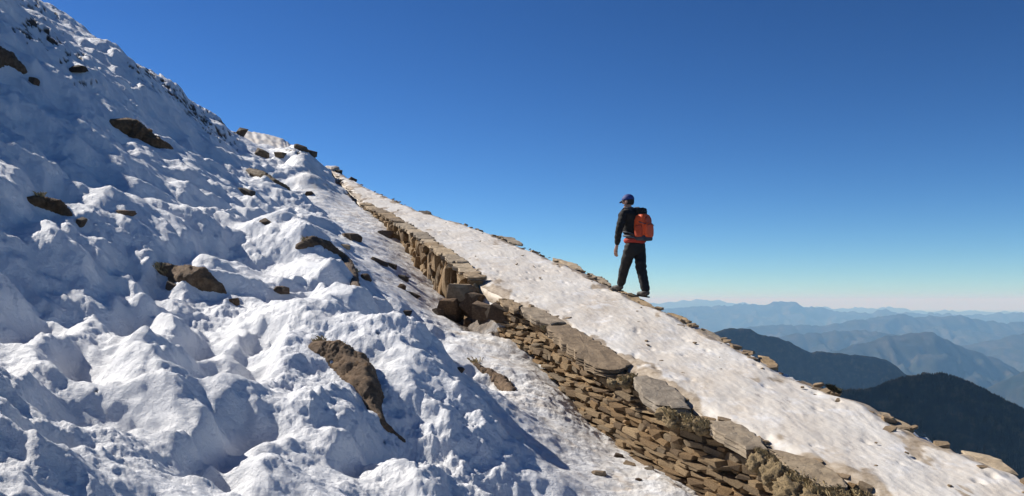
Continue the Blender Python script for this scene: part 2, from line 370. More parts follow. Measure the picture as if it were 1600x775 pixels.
# ------------------------------------------------------------------ the path
yr = np.exp(np.linspace(math.log(4.2), math.log(43), 720)); sc = np.linspace(0, 1, 170)
S, Yp = np.meshgrid(sc, yr)
xl = WL(Yp)+0.10+0.07*perlin(Yp*1.7, Yp*0+9.5, 13)+0.03*perlin(Yp*6, Yp*0+2.5, 13)
xr = WR(Yp)-0.10+0.06*perlin(Yp*1.9, Yp*0+5.5, 17)+0.03*perlin(Yp*6, Yp*0+1.5, 18)
Xp = xl+(xr-xl)*S
Zp = zpath(Yp)+0.03*fbm(Xp*0.9, Yp*0.6, 3, 101)+0.005*fbm(Xp*5, Yp*2.5, 4, 102, 2.03, 0.6)+0.004*fbm(Xp*15, Yp*8, 3, 103)
Fp, vp = worley(Xp*6, Yp*4, 104); Zp -= 0.02*np.clip(0.35-Fp, 0, 1)*(vp > 0.85)*4*vp
eg = np.minimum((Xp-xl), (xr-Xp)); Zp -= 0.05*(1-sstep(0, 0.20, eg))
psoil = sstep(0.42, 0.56, np.exp(-eg/0.26)*0.86+0.55*fbm(Xp*2.2, Yp*1.2, 5, 105))*(eg < 0.7)
# skirts so that the crust has thickness
def col_(X, Z, dx, dz): return X+dx, Z+dz
Xp = np.c_[Xp[:, :1]-0.01, Xp, Xp[:, -1:]+0.03, Xp[:, -1:]+0.25]; Zp = np.c_[Zp[:, :1]-0.16, Zp, Zp[:, -1:]-0.12, Zp[:, -1:]-0.5]
Yp = np.c_[Yp[:, :1], Yp, Yp[:, -1:], Yp[:, -1:]]; psoil = np.c_[psoil[:, :1]*0+1, psoil, psoil[:, -1:]*0+1, psoil[:, -1:]*0+1]
me = np_mesh('footpath', np.stack([Xp, Yp, Zp], -1).reshape(-1, 3), grid_quads(*Xp.shape), True, {'soil': psoil})
prop(link('footpath', me, M_PATH), kind='structure')
#UPPER

# ------------------------------------------------------------------ valley floor and mountain ranges
def mat_far(name, c0, c1, c2, scale):
    m, n, b = newmat(name); a = noise_node(n, scale, 9, 0.7)
    c = ramp(n, a.outputs[0], [(0.35, c0), (0.52, c1), (0.68, c2)]).outputs[0]
    n.links.new(c, b.inputs['Base Color']); b.inputs['Roughness'].default_value = 1.0; b.inputs['Specular IOR Level'].default_value = 0.0
    return m
M_FOR = mat_far('forest_hills', (0.012, 0.011, 0.006), (0.026, 0.023, 0.012), (0.085, 0.06, 0.03), 0.035)
M_HILL = mat_far('mixed_hills', (0.022, 0.028, 0.018), (0.042, 0.042, 0.03), (0.10, 0.085, 0.06), 0.0030)
M_VAL = mat_far('valley_ground', (0.04, 0.045, 0.025), (0.09, 0.075, 0.045), (0.16, 0.13, 0.085), 0.0006)
VZ = -1500.0    # metres below the viewer
me = np_mesh('valley_floor', np.array([[-150000, -150000, VZ], [150000, -150000, VZ], [150000, 150000, VZ], [-150000, 150000, VZ]], float), np.array([[0, 1, 2, 3]]), False)
prop(link('valley_floor', me, M_VAL), kind='structure')
def ridge(name, D, prof, mat, seed, width=0.30, spur=0.10, jag=0.0022, pxr=(-100, 2000), step=4.0, rows=60):
    px = np.arange(pxr[0], pxr[1], step); xs = [p[0] for p in prof]; ys = [p[1] for p in prof]
    e = (HY-np.interp(px, xs, ys))/F
    k = np.hanning(9); k /= k.sum(); e = np.convolve(np.pad(e, 4, 'edge'), k, 'valid')
    e = e+jag*(fbm(px/24.0, px*0+seed, 5, seed, 2.03, 0.62)-0.1)
    tt = np.linspace(-1, 1, rows)**3*0.7+np.linspace(-1, 1, rows)*0.3
    U, T = np.meshgrid((px-CX)/F, tt); Y = D*(1+T*width); X = U*D*(1+T*width*0.3)
    Hc = np.broadcast_to(e*D, U.shape); depth = Hc-VZ
    a = np.abs(T); L = D*spur
    rd = ridged(X/L+0.6*perlin(X/L, Y/L, seed+2), Y/L*0.7, 5, seed)
    Z = Hc-depth*(1-(1-a)**1.25)*(0.85)-depth*0.42*sstep(0, 0.25, a)*(0.9-rd)*(1-a*0.6)
    Z = Z+depth*0.05*sstep(0.01, 0.15, a)*fbm(X/L*3.1, Y/L*3.1, 4, seed+5)
    Z = np.maximum(Z, VZ-5); Z = np.where(a > 0.985, VZ-8, Z)
    # never let a spur rise above the crest line as seen from here
    Z = np.minimum(Z, Hc*(Y/D)-depth*0.02*a)
    me = np_mesh(name, np.stack([X, Y, Z], -1).reshape(-1, 3), grid_quads(*X.shape), True)
    return prop(link(name, me, mat), kind='structure'), X, Y, Z
RG = {}
RG['m1'] = ridge('forested_hill', 1700, [(900, 640), (1100, 660), (1240, 640), (1300, 612), (1340, 611), (1370, 607), (1400, 593), (1440, 586), (1470, 584.5), (1500, 592), (1540, 611), (1600, 641), (1700, 680), (1900, 760), (2200, 900)], M_FOR, 1, 0.35, 0.08, 0.0012, (1000, 2000), 3, 90)
RG['m2'] = ridge('forested_hill', 4800, [(700, 640), (1000, 560), (1080, 525), (1120, 515), (1148, 510), (1165, 510.5), (1200, 523), (1225, 528), (1262, 547), (1300, 549), (1340, 552), (1380, 558), (1400, 568), (1420, 587), (1480, 640), (1700, 720)], M_FOR, 2, 0.2, 0.07, 0.0016, (600, 2000))
RG['m3'] = ridge('hill_range', 9500, [(1200, 800), (1440, 680), (1500, 628), (1530, 611), (1562, 597), (1600, 580), (1680, 555), (1800, 560), (2400, 600)], M_HILL, 3, 0.2, 0.05, 0.001, (1200, 2500))
RG['m4'] = ridge('hill_range', 12500, [(900, 640), (1230, 570), (1300, 549), (1350, 534), (1400, 522), (1430, 519), (1455, 518), (1475, 527), (1500, 541), (1560, 560), (1590, 578), (1700, 640), (2200, 700)], M_HILL, 4, 0.2, 0.05)
RG['m5'] = ridge('hill_range', 17000, [(600, 600), (1100, 545), (1200, 530), (1240, 521), (1300, 517), (1350, 515), (1420, 525), (1500, 540), (1560, 530), (1600, 518), (1700, 510), (2200, 560)], M_HILL, 5, 0.2, 0.05)
RG['m6'] = ridge('hill_range', 23000, [(500, 560), (1050, 530), (1150, 513), (1200, 507), (1290, 508), (1330, 501), (1360, 496), (1395, 491), (1420, 491), (1440, 495), (1480, 493), (1502, 492), (1520, 498), (1560, 503), (1600, 502), (1700, 508), (2300, 520)], M_HILL, 6, 0.2, 0.05)
RG['m8'] = ridge('mountain_range', 36000, [(-500, 500), (600, 498), (1000, 486), (1040, 483), (1060, 480), (1078, 477.5), (1100, 479), (1125, 477), (1150, 474.5), (1175, 474), (1195, 475), (1212, 471.5), (1228, 470.5), (1243, 472), (1262, 478), (1290, 483), (1320, 487), (1345, 488), (1370, 485), (1400, 486), (1440, 489), (1475, 490), (1530, 492), (1556, 488), (1580, 487.5), (1600, 489), (1700, 486), (1900, 492), (2500, 490)], M_HILL, 8, 0.12, 0.035, 0.0028)
RG['m9'] = ridge('mountain_range', 60000, [(-500, 490), (900, 486), (1030, 473), (1060, 470), (1085, 469), (1112, 467.5), (1130, 470), (1160, 474), (1240, 478), (1290, 480), (1330, 482), (1345, 479), (1360, 482), (1390, 479), (1410, 482), (1450, 486), (1495, 485), (1510, 484), (1530, 487), (1600, 487), (1800, 485), (2500, 488)], M_HILL, 9, 0.1, 0.03, 0.0018)

# ------------------------------------------------------------------ air
hb = bmesh.new(); bmesh.ops.create_cube(hb, size=1.0)
for v in hb.verts: v.co = Vector((v.co.x*310000, v.co.y*310000, VZ-10 if v.co.z < 0 else 330.0))
hz = link('haze', bm_mesh('haze', hb, False)); prop(hz, kind='stuff')
m = bpy.data.materials.new('air'); m.use_nodes = True; n = m.node_tree; n.nodes.clear()
pv = n.nodes.new('ShaderNodeVolumePrincipled'); ou = n.nodes.new('ShaderNodeOutputMaterial')
pv.inputs['Density'].default_value = 4.0e-5; pv.inputs['Color'].default_value = (0.30, 0.60, 1.0, 1); pv.inputs['Absorption Color'].default_value = (1, 1, 1, 1); pv.inputs['Anisotropy'].default_value = 0.0
n.links.new(pv.outputs[0], ou.inputs['Volume']); hz.data.materials.append(m)
# ------------------------------------------------------------------ rocks
def hull_mesh(name, seed, box=(0.5, 0.5, 0.5), n_=22, pw=0.45, jit=0.13):
    rr = random.Random(seed); bm = bmesh.new()
    for _ in range(n_):
        v = Vector((rr.gauss(0, 1), rr.gauss(0, 1), rr.gauss(0, 1))).normalized()
        v = Vector([math.copysign(abs(c)**pw, c) for c in v]); mx = max(abs(c) for c in v)
        v = v/mx*rr.uniform(1-jit*1.6, 1.0); bm.verts.new((v.x*box[0], v.y*box[1], v.z*box[2]))
    r = bmesh.ops.convex_hull(bm, input=bm.verts)
    bmesh.ops.delete(bm, geom=[g for g in r['geom_interior'] if isinstance(g, bmesh.types.BMVert)], context='VERTS')
    return bm_mesh(name, bm, False)
STONES = [hull_mesh('stone', 100+i, jit=0.07+0.025*(i % 4), pw=0.30, n_=26) for i in range(16)]
UPR = [hull_mesh('upright_stone', 200+i, n_=24, pw=0.62, jit=0.15) for i in range(8)]
for m_ in STONES+UPR: m_.materials.append(M_WALL)
def place(me, name, loc, xdir, size, parent=None, rnd=random, tilt=0.12, up=Vector((0, 0, 1)), mat=None):
    o = bpy.data.objects.new(name, me); COL.objects.link(o)
    x = Vector(xdir).normalized(); y = up.cross(x).normalized(); z = x.cross(y)
    M = Matrix((x, y, z)).transposed() @ Matrix.Rotation(rnd.gauss(0, tilt), 3, 'X') @ Matrix.Rotation(rnd.gauss(0, tilt), 3, 'Y') @ Matrix.Rotation(rnd.gauss(0, tilt*1.2), 3, 'Z')
    o.rotation_euler = M.to_euler(); o.location = loc; o.scale = size
    if parent is not None: o.parent = parent
    return o
def tang(y): return Vector((float(WL(y+0.3)-WL(y-0.3))/0.6, 1, GRADE)).normalized()
rs = random.Random(77)
wall = prop(empty('stone_wall'), 'tall dry stone retaining wall of brown flat stones under the near path edge', 'wall')
cand = []
base_cache = {}
zc = -3.4; k = 0
while zc < 0.25:          # courses laid nearly level, stepping up under the sloping head of the wall
    th = rs.choice([rs.uniform(0.035, 0.06), rs.uniform(0.05, 0.095)]); y = 6.3+rs.random()*0.3; slp = 0.075+rs.gauss(0, 0.012)
    while y < Y_GAP0+0.05:
        L = rs.choice([rs.uniform(0.14, 0.28), rs.uniform(0.26, 0.55)]); T = tang(y); T = Vector((T.x, T.y, slp)).normalized(); yc = y+L*0.5*T.y
        z = zc+slp*(yc-10)+0.02*math.sin(yc*2.1+k*0.4); x = float(WL(yc)); key = round(yc, 1)
        if key not in base_cache: base_cache[key] = ground(x-0.16, yc)
        top = float(zpath(yc))-0.03
        if z-th/2 > base_cache[key]-0.10 and z+th/2 < top+0.01:
            xx = x+0.085-0.05*(top-z)+rs.gauss(0, 0.024); thh = th*rs.uniform(0.8, 1.15)
            cand.append((Vector((xx, yc, z)), T, (L*rs.uniform(0.95, 1.08), rs.uniform(0.22, 0.32), thh), L*thh/yc/yc))
        y += L*T.y*rs.uniform(0.93, 1.02)
    zc += th*0.93; k += 1
vis = [c for c in cand if HY-F*c[0].z/c[0].y < 790]
print('wall stones', len(cand), 'in view', len(vis))
vis.sort(key=lambda c: -c[3]); single = vis[:300]; rest = vis[300:]+[c for c in cand if HY-F*c[0].z/c[0].y >= 790]
for p, T, s, _ in single: place(rs.choice(STONES), 'stone', p, T, s, wall, rs, 0.05)
bmr = bmesh.new()
def add_to(bm, me, loc, xdir, s, tilt, rr):
    x = Vector(xdir).normalized(); y = Vector((0, 0, 1)).cross(x).normalized(); z = x.cross(y)
    M = (Matrix((x, y, z)).transposed() @ Matrix.Rotation(rr.gauss(0, tilt), 3, 'X') @ Matrix.Rotation(rr.gauss(0, tilt), 3, 'Z')).to_4x4()
    M = Matrix.Translation(loc) @ M @ Matrix.Diagonal((*s, 1)); n0 = len(bm.verts); bm.from_mesh(me); bm.verts.ensure_lookup_table()
    for v in bm.verts[n0:]: v.co = M @ v.co
for p, T, s, _ in rest: add_to(bmr, rs.choice(STONES), p, T, s, 0.09, rs)
for _ in range(900):      # chips and small packing stones between the big ones
    y = rs.uniform(7.0, Y_GAP0+0.2); x = float(WL(y)); zt = float(zpath(y)); zb = ground(x-0.16, y)
    z = rs.uniform(zb-0.05, zt-0.06)
    add_to(bmr, rs.choice(STONES), Vector((x+0.085-0.05*(zt-z)+rs.gauss(0, 0.02), y, z)), Vector((tang(y).x, tang(y).y, 0.07)), (rs.uniform(0.05, 0.13), rs.uniform(0.08, 0.2), rs.uniform(0.025, 0.06)), 0.25, rs)
o = link('packing_stones', bm_mesh('packing_stones', bmr, False), M_WALL, wall); o['kind'] = 'stuff'

# upper low wall of upright stones under long cap stones
wall2 = prop(empty('stone_wall'), 'low wall of upright narrow stones beneath a long cap, above the gap beside the upper path', 'wall')
y = Y_GAP1-0.05
while y < Y_W2END:
    wd = rs.uniform(0.10, 0.26)*(1+0.02*(y-16)); T = tang(y); x = float(WL(y+wd/2)); zt = float(zpath(y))+0.03; zb = ground(x-0.18, y)-0.12
    hgt = max(0.14, zt-zb)
    nst = rs.choice([1, 2, 3, 4])
    for q in range(nst):
        hh = hgt/nst; place(rs.choice(UPR), 'upright_stone', Vector((x+0.07+rs.gauss(0, 0.055), y+wd*T.y/2, zb+hh*(q+0.5))), T, (wd*rs.uniform(0.9, 1.15), rs.uniform(0.2, 0.34), hh*1.02), wall2, rs, 0.11)
    y += wd*T.y
def slab_mesh(name, P, thick, seed, up=0.0, z_of=None, jig=0.012, drop=0.0):
    """irregular flat stone whose outline is given in metres on the ground; several layers so that the broken edge shows its bedding"""
    rr = random.Random(seed); n0 = len(P); Q = []
    for i in range(n0):
        a, b = Vector(P[i]), Vector(P[(i+1) % n0])
        m_ = max(1, int((b-a).length/0.07))
        for j in range(m_):
            p = a.lerp(b, j/m_); Q.append(p+Vector((rr.gauss(0, jig), rr.gauss(0, jig))))
    cx = sum(p.x for p in Q)/len(Q); cy = sum(p.y for p in Q)/len(Q)
    bm = bmesh.new(); rings = []
    lv = [(0.0, 0.2), (0.0, 0.4), (0.0, 0.6), (0.0, 0.78), (0.0, 0.92), (-0.012, 1.0)]; nl = max(2, int(thick/0.025))
    for i in range(nl):
        lv.append((-0.012-thick*(i+0.6)/nl, 1.0-rr.uniform(-0.02, 0.07))); lv.append((-0.012-thick*(i+1)/nl, 1.0-rr.uniform(0.0, 0.06)))
    for dz, s in lv:
        ring = []
        for p in Q:
            s2 = s+(0.05*mnoise.noise(Vector((p.x*6, p.y*6, dz*60+seed))) if s > 0.85 else 0); x = cx+(p.x-cx)*s2; y_ = cy+(p.y-cy)*s2
            z = z_of(x, y_)+up+dz+0.03*mnoise.noise(Vector((x*2, y_*2, seed)))+(0.012*mnoise.noise(Vector((x*11, y_*11, seed))))
            ring.append(bm.verts.new((x, y_, z)))
        rings.append(ring)
    c = bm.verts.new((cx, cy, z_of(cx, cy)+up+0.03*mnoise.noise(Vector((cx*2, cy*2, seed)))+0.012*mnoise.noise(Vector((cx*11, cy*11, seed)))))
    nq = len(Q)
    for i in range(nq):
        bm.faces.new((c, rings[0][i], rings[0][(i+1) % nq]))
        for a, b in zip(rings[:-1], rings[1:]): bm.faces.new((a[i], b[i], b[(i+1) % nq], a[(i+1) % nq]))
    bmesh.ops.recalc_face_normals(bm, faces=bm.faces)
    me = bm_mesh(name, bm, False); return me
zp = lambda x, y: GRADE*y+ZP0
y = Y_GAP1+0.10; ci = 0
while y < Y_W2END-0.3:
    L = rs.uniform(0.5, 1.3); y1 = min(y+L, Y_W2END); g = 0.012
    a, b = float(WL(y+g)), float(WL(y1-g)); wdt = rs.uniform(0.30, 0.36)
    o = link('cap_stone', slab_mesh('cap_stone', [(a-0.09, y+g), (b-0.09, y1-g), (b-0.09+wdt, y1-g), (a-0.09+wdt, y+g)], 0.05, 300+ci, 0.085+rs.uniform(-0.02, 0.02), zp, 0.03), M_SLAB, wall2)
    y = y1; ci += 1

def blob_rock(pl, seed, mat, sink=0.34, rough=0.21, flat=0.95, nu=100, nv=48, name='rock_outcrop', lift=0.0):
    """weathered outcrop grown along a few surface points (col, row, half height in photo pixels)"""
    C_, R = [], []
    for px, py, r in pl:
        h = hit(px, py); rm = r*1.45*h.y/F; nn = gnormal(h.x, h.y); C_.append(h-nn*rm*sink+Vector((0, 0, lift))); R.append(rm)
    # keep the chain from jumping between near and far ground
    n0 = len(C_); ts = np.linspace(0, n0-1, nu); cc = np.array([list(c) for c in C_]); RR = np.array(R)
    K = np.arange(n0); P = np.stack([np.interp(ts, K, cc[:, i]) for i in range(3)], 1); rad = np.interp(ts, K, RR)
    if n0 > 2:
        ker = np.hanning(13); ker /= ker.sum()
        P = np.stack([np.convolve(np.pad(P[:, i], 6, 'edge'), ker, 'valid') for i in range(3)], 1); rad = np.convolve(np.pad(rad, 6, 'edge'), ker, 'valid')
    Tn = np.gradient(P, axis=0); Tn /= np.linalg.norm(Tn, axis=1, keepdims=True)+1e-9
    ext = rad[0]*0.9; P = np.vstack([P[0]-Tn[0]*ext, P, P[-1]+Tn[-1]*rad[-1]*0.8]); rad = np.r_[rad[0]*0.5, rad, rad[-1]*0.4]; Tn = np.vstack([Tn[:1], Tn, Tn[-1:]])
    nn = np.array([list(gnormal(p[0], p[1])) for p in P[::8]]); nn = np.mean(nn, 0); nn /= np.linalg.norm(nn)
    bm = bmesh.new(); rings = []; m0 = len(P); big = float(np.max(rad))
    for i in range(m0):
        B = np.cross(nn, Tn[i]); B /= np.linalg.norm(B)+1e-9; A = np.cross(Tn[i], B); ring = []
        for j in range(nv):
            a = 2*math.pi*j/nv; d_ = B*math.cos(a)+A*math.sin(a)*flat
            q = P[i]+d_*rad[i]; v = Vector(q/big*1.1)+Vector((seed*7.1, 0, 0))
            k_ = 1+rough*(mnoise.noise(v*1.2)*1.1+0.35*mnoise.noise(v*2.7)+0.25*mnoise.noise(v*6)+0.32*mnoise.noise(v*14)+0.2*mnoise.noise(v*29)-0.6*abs(mnoise.noise(v*3.7)))
            q = P[i]+d_*rad[i]*k_; ring.append(bm.verts.new(q.tolist()))
        rings.append(ring)
    for a, b in zip(rings[:-1], rings[1:]):
        for j in range(nv): bm.faces.new((a[j], a[(j+1) % nv], b[(j+1) % nv], b[j]))
    for rg, tip in ((rings[0], P[0]-Tn[0]*rad[0]*0.5), (rings[-1], P[-1]+Tn[-1]*rad[-1]*0.5)):
        c = bm.verts.new(tip.tolist())
        for j in range(nv): bm.faces.new((rg[j], rg[(j+1) % nv], c))
    bmesh.ops.recalc_face_normals(bm, faces=bm.faces)
    return link(name, bm_mesh(name, bm, True), mat)
OUT = [
 ([(-40, 84, 16), (-5, 90, 20), (20, 100, 15), (36, 112, 6)], M_BOULD, 'dark brown rock outcrop cut by the left edge of the photo, highest of all'),
 ([(188, 202, 15), (207, 209, 22), (228, 222, 21), (246, 228, 13), (266, 232, 5)], M_BOULD, 'brown rounded rock outcrop high on the slope, largest of the upper ones'),
 ([(50, 316, 7), (70, 320, 13), (92, 328, 12), (110, 338, 4)], M_BOULD, 'dark brown flat outcrop near the left edge in shaded snow'),
 ([(252, 426, 9), (275, 429, 14), (305, 436, 16), (330, 446, 12), (350, 457, 4)], M_BOULD, 'reddish brown jagged outcrop in the middle of the snow slope'),
 ([(472, 386, 8), (492, 381, 11), (512, 386, 8), (530, 397, 6), (543, 410, 7), (550, 426, 8), (555, 443, 5), (566, 460, 3)], M_BOULD, 'curved outcrop with a thin dark tail running down towards the wall foot'),
 ([(500, 545, 13), (520, 551, 20), (545, 566, 23), (566, 590, 23), (578, 615, 17), (586, 640, 9), (596, 660, 6), (612, 676, 5), (632, 692, 3)], M_BOULD, 'big brown teardrop outcrop with a long tapering tail, nearest on the snow slope'),
 ([(742, 570, 3), (762, 583, 7), (782, 599, 8), (800, 611, 6)], M_BOULD, 'low dark rock rib at the trodden snow edge below the wall gap'),
 ([(390, 268, 4), (410, 274, 5), (432, 285, 4), (450, 297, 4)], M_DARK, 'thin dark rock line crossing the lumpy snow below the upper path bend'),
]
for i, (pl, mt, lb) in enumerate(OUT):
    prop(blob_rock(pl, i+1, mt), lb, 'rock', 'rock outcrops in the snow')
SM = [  # loose stones: col, row, width, height in pixels, material, label
 (549, 372, 30, 13, M_BOULD, 'flat brown stone on the trodden snow beside the curved outcrop'),
 (539, 386, 15, 8, M_SLAB, 'small grey stone just below the flat brown stone on trodden snow'),
 (593, 411, 28, 9, M_BOULD, 'long thin stone on the snow left of the upper wall'),
 (611, 416, 18, 9, M_DARK, 'short dark stone touching the right end of the long thin stone'),
 (630, 437, 18, 11, M_DARK, 'dark stone, upper one of a pair beside the upper wall'),
 (627, 450, 15, 11, M_BOULD, 'rounded brown stone, lower one of the pair beside the upper wall'),
 (645, 461, 26, 5, M_DARK, 'thin dark sliver of stone in snow above the wall gap'),
 (634, 492, 17, 9, M_BOULD, 'lone brown stone on trodden snow left of the wall gap'),
 (602, 369, 24, 14, M_BOULD, 'dark stone half in snow against the upper wall foot'),
 (573, 436, 18, 12, M_BOULD, 'brown stone beside the tail of the curved outcrop'),
 (731, 510, 13, 13, M_BOULD, 'brown stone in the shaded snow below the wall gap'),
 (718, 578, 14, 8, M_BOULD, 'small brown stone in shaded snow left of the dark rib'),
 (1014, 734, 15, 12, M_SLAB, 'pale tan rounded stone on dirty snow at the big wall foot'),
 (967, 714, 17, 8, M_BOULD, 'brown chip of stone nearest the big wall foot'),
 (985, 727, 22, 7, M_SLAB, 'flat tan stone left of the pale rounded stone'),
 (936, 741, 24, 8, M_SLAB, 'flat grey stone lying alone in the trodden snow at the bottom'),
 (998, 751, 12, 6, M_BOULD, 'little brown stone lowest by the big wall foot'),
 (411, 243, 24, 12, M_DARK, 'dark rock under the upper path bend, left one of the pair'),
 (440, 244, 20, 10, M_DARK, 'dark rock under the upper path bend, right one of the pair'),
 (383, 303, 34, 12, M_DARK, 'dark flat rock in lumpy snow left of the thin rock line'),
 (483, 305, 12, 10, M_DARK, 'small dark rock in the shaded snow below the hump'),
 (470, 233, 22, 9, M_DARK, 'dark jagged rock on the skyline right after the path bend'),
 (486, 240, 16, 9, M_DARK, 'second dark rock on the skyline after the path bend'),
 (529, 262, 11, 8, M_DARK, 'small dark rock on the skyline beside the upper path'),
 (551, 280, 12, 7, M_DARK, 'lowest small dark rock on the skyline at the upper path'),
 (374, 210, 14, 22, M_DARK, 'dark upright rock on the skyline left of the path bend'),
 (438, 453, 26, 10, M_BOULD, 'small brown rock in snow between the two middle outcrops'),
 (417, 349, 22, 8, M_BOULD, 'thin brown rock above the curved outcrop'),
 (197, 334, 26, 9, M_BOULD, 'small flat rock in the snow right of the flat left outcrop'),
 (125, 350, 14, 18, M_BOULD, 'brown lump just below the flat left outcrop'),
 (52, 131, 14, 16, M_BOULD, 'brown lump just below the highest outcrop'),
 (366, 474, 14, 16, M_BOULD, 'reddish lump just below the jagged middle outcrop'),
 (122, 108, 30, 9, M_BOULD, 'brown rock in the high snow below the first skyline rocks'),
 (268, 448, 16, 12, M_BOULD, 'small rock tucked under the jagged middle outcrop'),
]
for i, (px, py, wd, hg, mt, lb) in enumerate(SM):
    h = hit(px, py); s = h.y/F; me = hull_mesh('rock', 500+i, (0.5, 0.5, 0.5), 26, 0.7, 0.12); me.materials.append(mt)
    bm = bmesh.new(); bm.from_mesh(me); bmesh.ops.subdivide_edges(bm, edges=bm.edges, cuts=1, use_grid_fill=True)
    for v in bm.verts: v.co += v.co.normalized()*0.05*mnoise.noise(v.co*5+Vector((i, 0, 0)))
    bm.to_mesh(me); bm.free()
    o = place(me, 'rock', h-Vector((0, 0, hg*s*0.08)), (1, -0.35, -0.25), (wd*s*1.05, wd*s*0.8, hg*s*1.35), None, rs, 0.12)
    prop(o, lb, 'rock', 'loose rocks in the snow')
# blocks at the wall gap
GAPR = [(720, 457, 40, 24, 0.16, M_SLAB, 'big grey block capping the lower end of the upper wall'),
        (705, 480, 34, 26, 0.10, M_BOULD, 'brown block under the grey block, left side'),
        (688, 492, 20, 16, 0.0, M_BOULD, 'small brown block poking left from the wall end'),
        (736, 478, 34, 36, 0.12, M_BOULD, 'dark brown block under the grey block, right side'),
        (712, 493, 18, 14, 0.0, M_BOULD, 'rounded brown block at the foot of the wall end'),
        (757, 488, 44, 22, 0.0, M_BOULD, 'dark block in the shaded gap, first from the wall end'),
        (785, 494, 40, 22, 0.0, M_BOULD, 'dark block in the shaded gap next to the big wall')]
ygap = Y_GAP1-0.05
for i, (px, py, wd, hg, back, mt, lb) in enumerate(GAPR):
    yy = ygap-0.12-(px-720)/1400*4.0 if px > 725 else ygap-0.05; s = yy/F; me = hull_mesh('rock', 700+i, (0.5, 0.5, 0.5), 30, 0.5, 0.14); me.materials.append(mt)
    loc = Vector(((px-CX)*s, yy, (HY-py)*s))
    if px > 750: q_ = hit(px, py+9); loc = q_+Vector((0, 0, hg*q_.y/F*0.35))
    o = place(me, 'rock', loc, (1, -0.3, -0.15), (wd*s*1.15, 0.42, hg*s*1.25), None, rs, 0.08); prop(o, lb, 'rock', 'blocks at the wall gap')

# flagstones along both edges of the path
FLAG = [
 ([(780, 467), (800, 469), (818, 480), (806, 487), (788, 480)], 0.05, 'small grey flagstone at the top corner of the big wall', 0),
 ([(808, 479), (835, 481), (872, 496), (884, 505), (856, 509), (828, 498)], 0.08, 'flat grey flagstone second from the top corner of the big wall', 0),
 ([(852, 511), (884, 506), (908, 519), (938, 536), (962, 552), (988, 572), (962, 580), (930, 574), (902, 557), (874, 535)], 0.10, 'long pale flagstone hanging over the big wall, largest of its upper half', 0),
 ([(985, 590), (1008, 587), (1042, 600), (1066, 615), (1079, 640), (1058, 642), (1032, 637), (1008, 623)], 0.09, 'broad smooth grey flagstone in the middle of the wall edge', 0),
 ([(1108, 655), (1136, 658), (1166, 667), (1192, 688), (1198, 704), (1168, 705), (1138, 690), (1116, 674)], 0.09, 'tan flagstone between two mossy clumps on the wall edge', 0),
 ([(1200, 702), (1238, 707), (1280, 722), (1312, 744), (1330, 768), (1296, 764), (1252, 746), (1218, 724)], 0.10, 'lowest pale flagstone on the wall edge at the bottom of the photo', 0),
 ([(958, 443), (988, 455), (1020, 470), (1030, 478), (1002, 477), (966, 459)], 0.10, 'flagstone on the outer path edge under the hiker', 1),
 ([(1040, 482), (1068, 487), (1083, 498), (1062, 504), (1040, 495)], 0.12, 'tan flagstone on the outer edge just below the hiker', 1),
 ([(1066, 507), (1100, 507), (1127, 519), (1139, 530), (1106, 530), (1078, 520)], 0.08, 'long layered flagstone on the outer edge above the dark hill', 1),
 ([(1138, 570), (1162, 566), (1180, 575), (1160, 581)], 0.05, 'small tan stone showing through the path snow', 1),
 ([(1222, 588), (1250, 584), (1292, 600), (1312, 612), (1288, 619), (1248, 612)], 0.09, 'broad tan flagstone on the outer edge with a dark plant at its tip', 1),
 ([(1338, 628), (1380, 634), (1420, 654), (1438, 665), (1402, 664), (1358, 650)], 0.09, 'smooth tan flagstone on the outer edge before the forested hill', 1),
 ([(1488, 690), (1530, 696), (1572, 714), (1606, 740), (1570, 732), (1520, 711)], 0.10, 'lowest tan flagstone on the outer edge at the right', 1),
 ([(858, 396), (890, 404), (918, 419), (892, 417)], 0.06, 'thin flagstone on the outer edge uphill of the hiker, upper one', 1),
 ([(916, 419), (948, 433), (960, 445), (926, 436)], 0.08, 'thin flagstone on the outer edge uphill of the hiker, nearer him', 1),
 ([(652, 325), (668, 326), (678, 331), (660, 333)], 0.10, 'dark stone on the outer edge of the far path', 1),
 ([(626, 321), (640, 322), (648, 327), (634, 328)], 0.06, 'thin grey stone lying on the far path', 1),
 ([(1180, 546), (1200, 548), (1222, 564), (1216, 572), (1192, 562)], 0.06, 'narrow flagstone between the two broad ones on the outer edge', 1),
 ([(770, 362), (800, 366), (822, 380), (796, 376)], 0.05, 'pale thin stone on the outer edge of the far path', 1),
]
for i, (pl, th, lb, side) in enumerate(FLAG):
    P = [path_at(*p) for p in pl]; cxy = np.mean(P, 0); P = [tuple(cxy+(np.array(p)-cxy)*(0.84 if side else 0.97)) for p in P]; big_ = slab_mesh('flagstone', P, th, 800+i, -0.045 if side else 0.02, zp, 0.02)
    prop(link('flagstone', big_, M_SLAB if i not in (15,) else M_DARK), lb, 'flagstone', 'flagstones along the path edges')

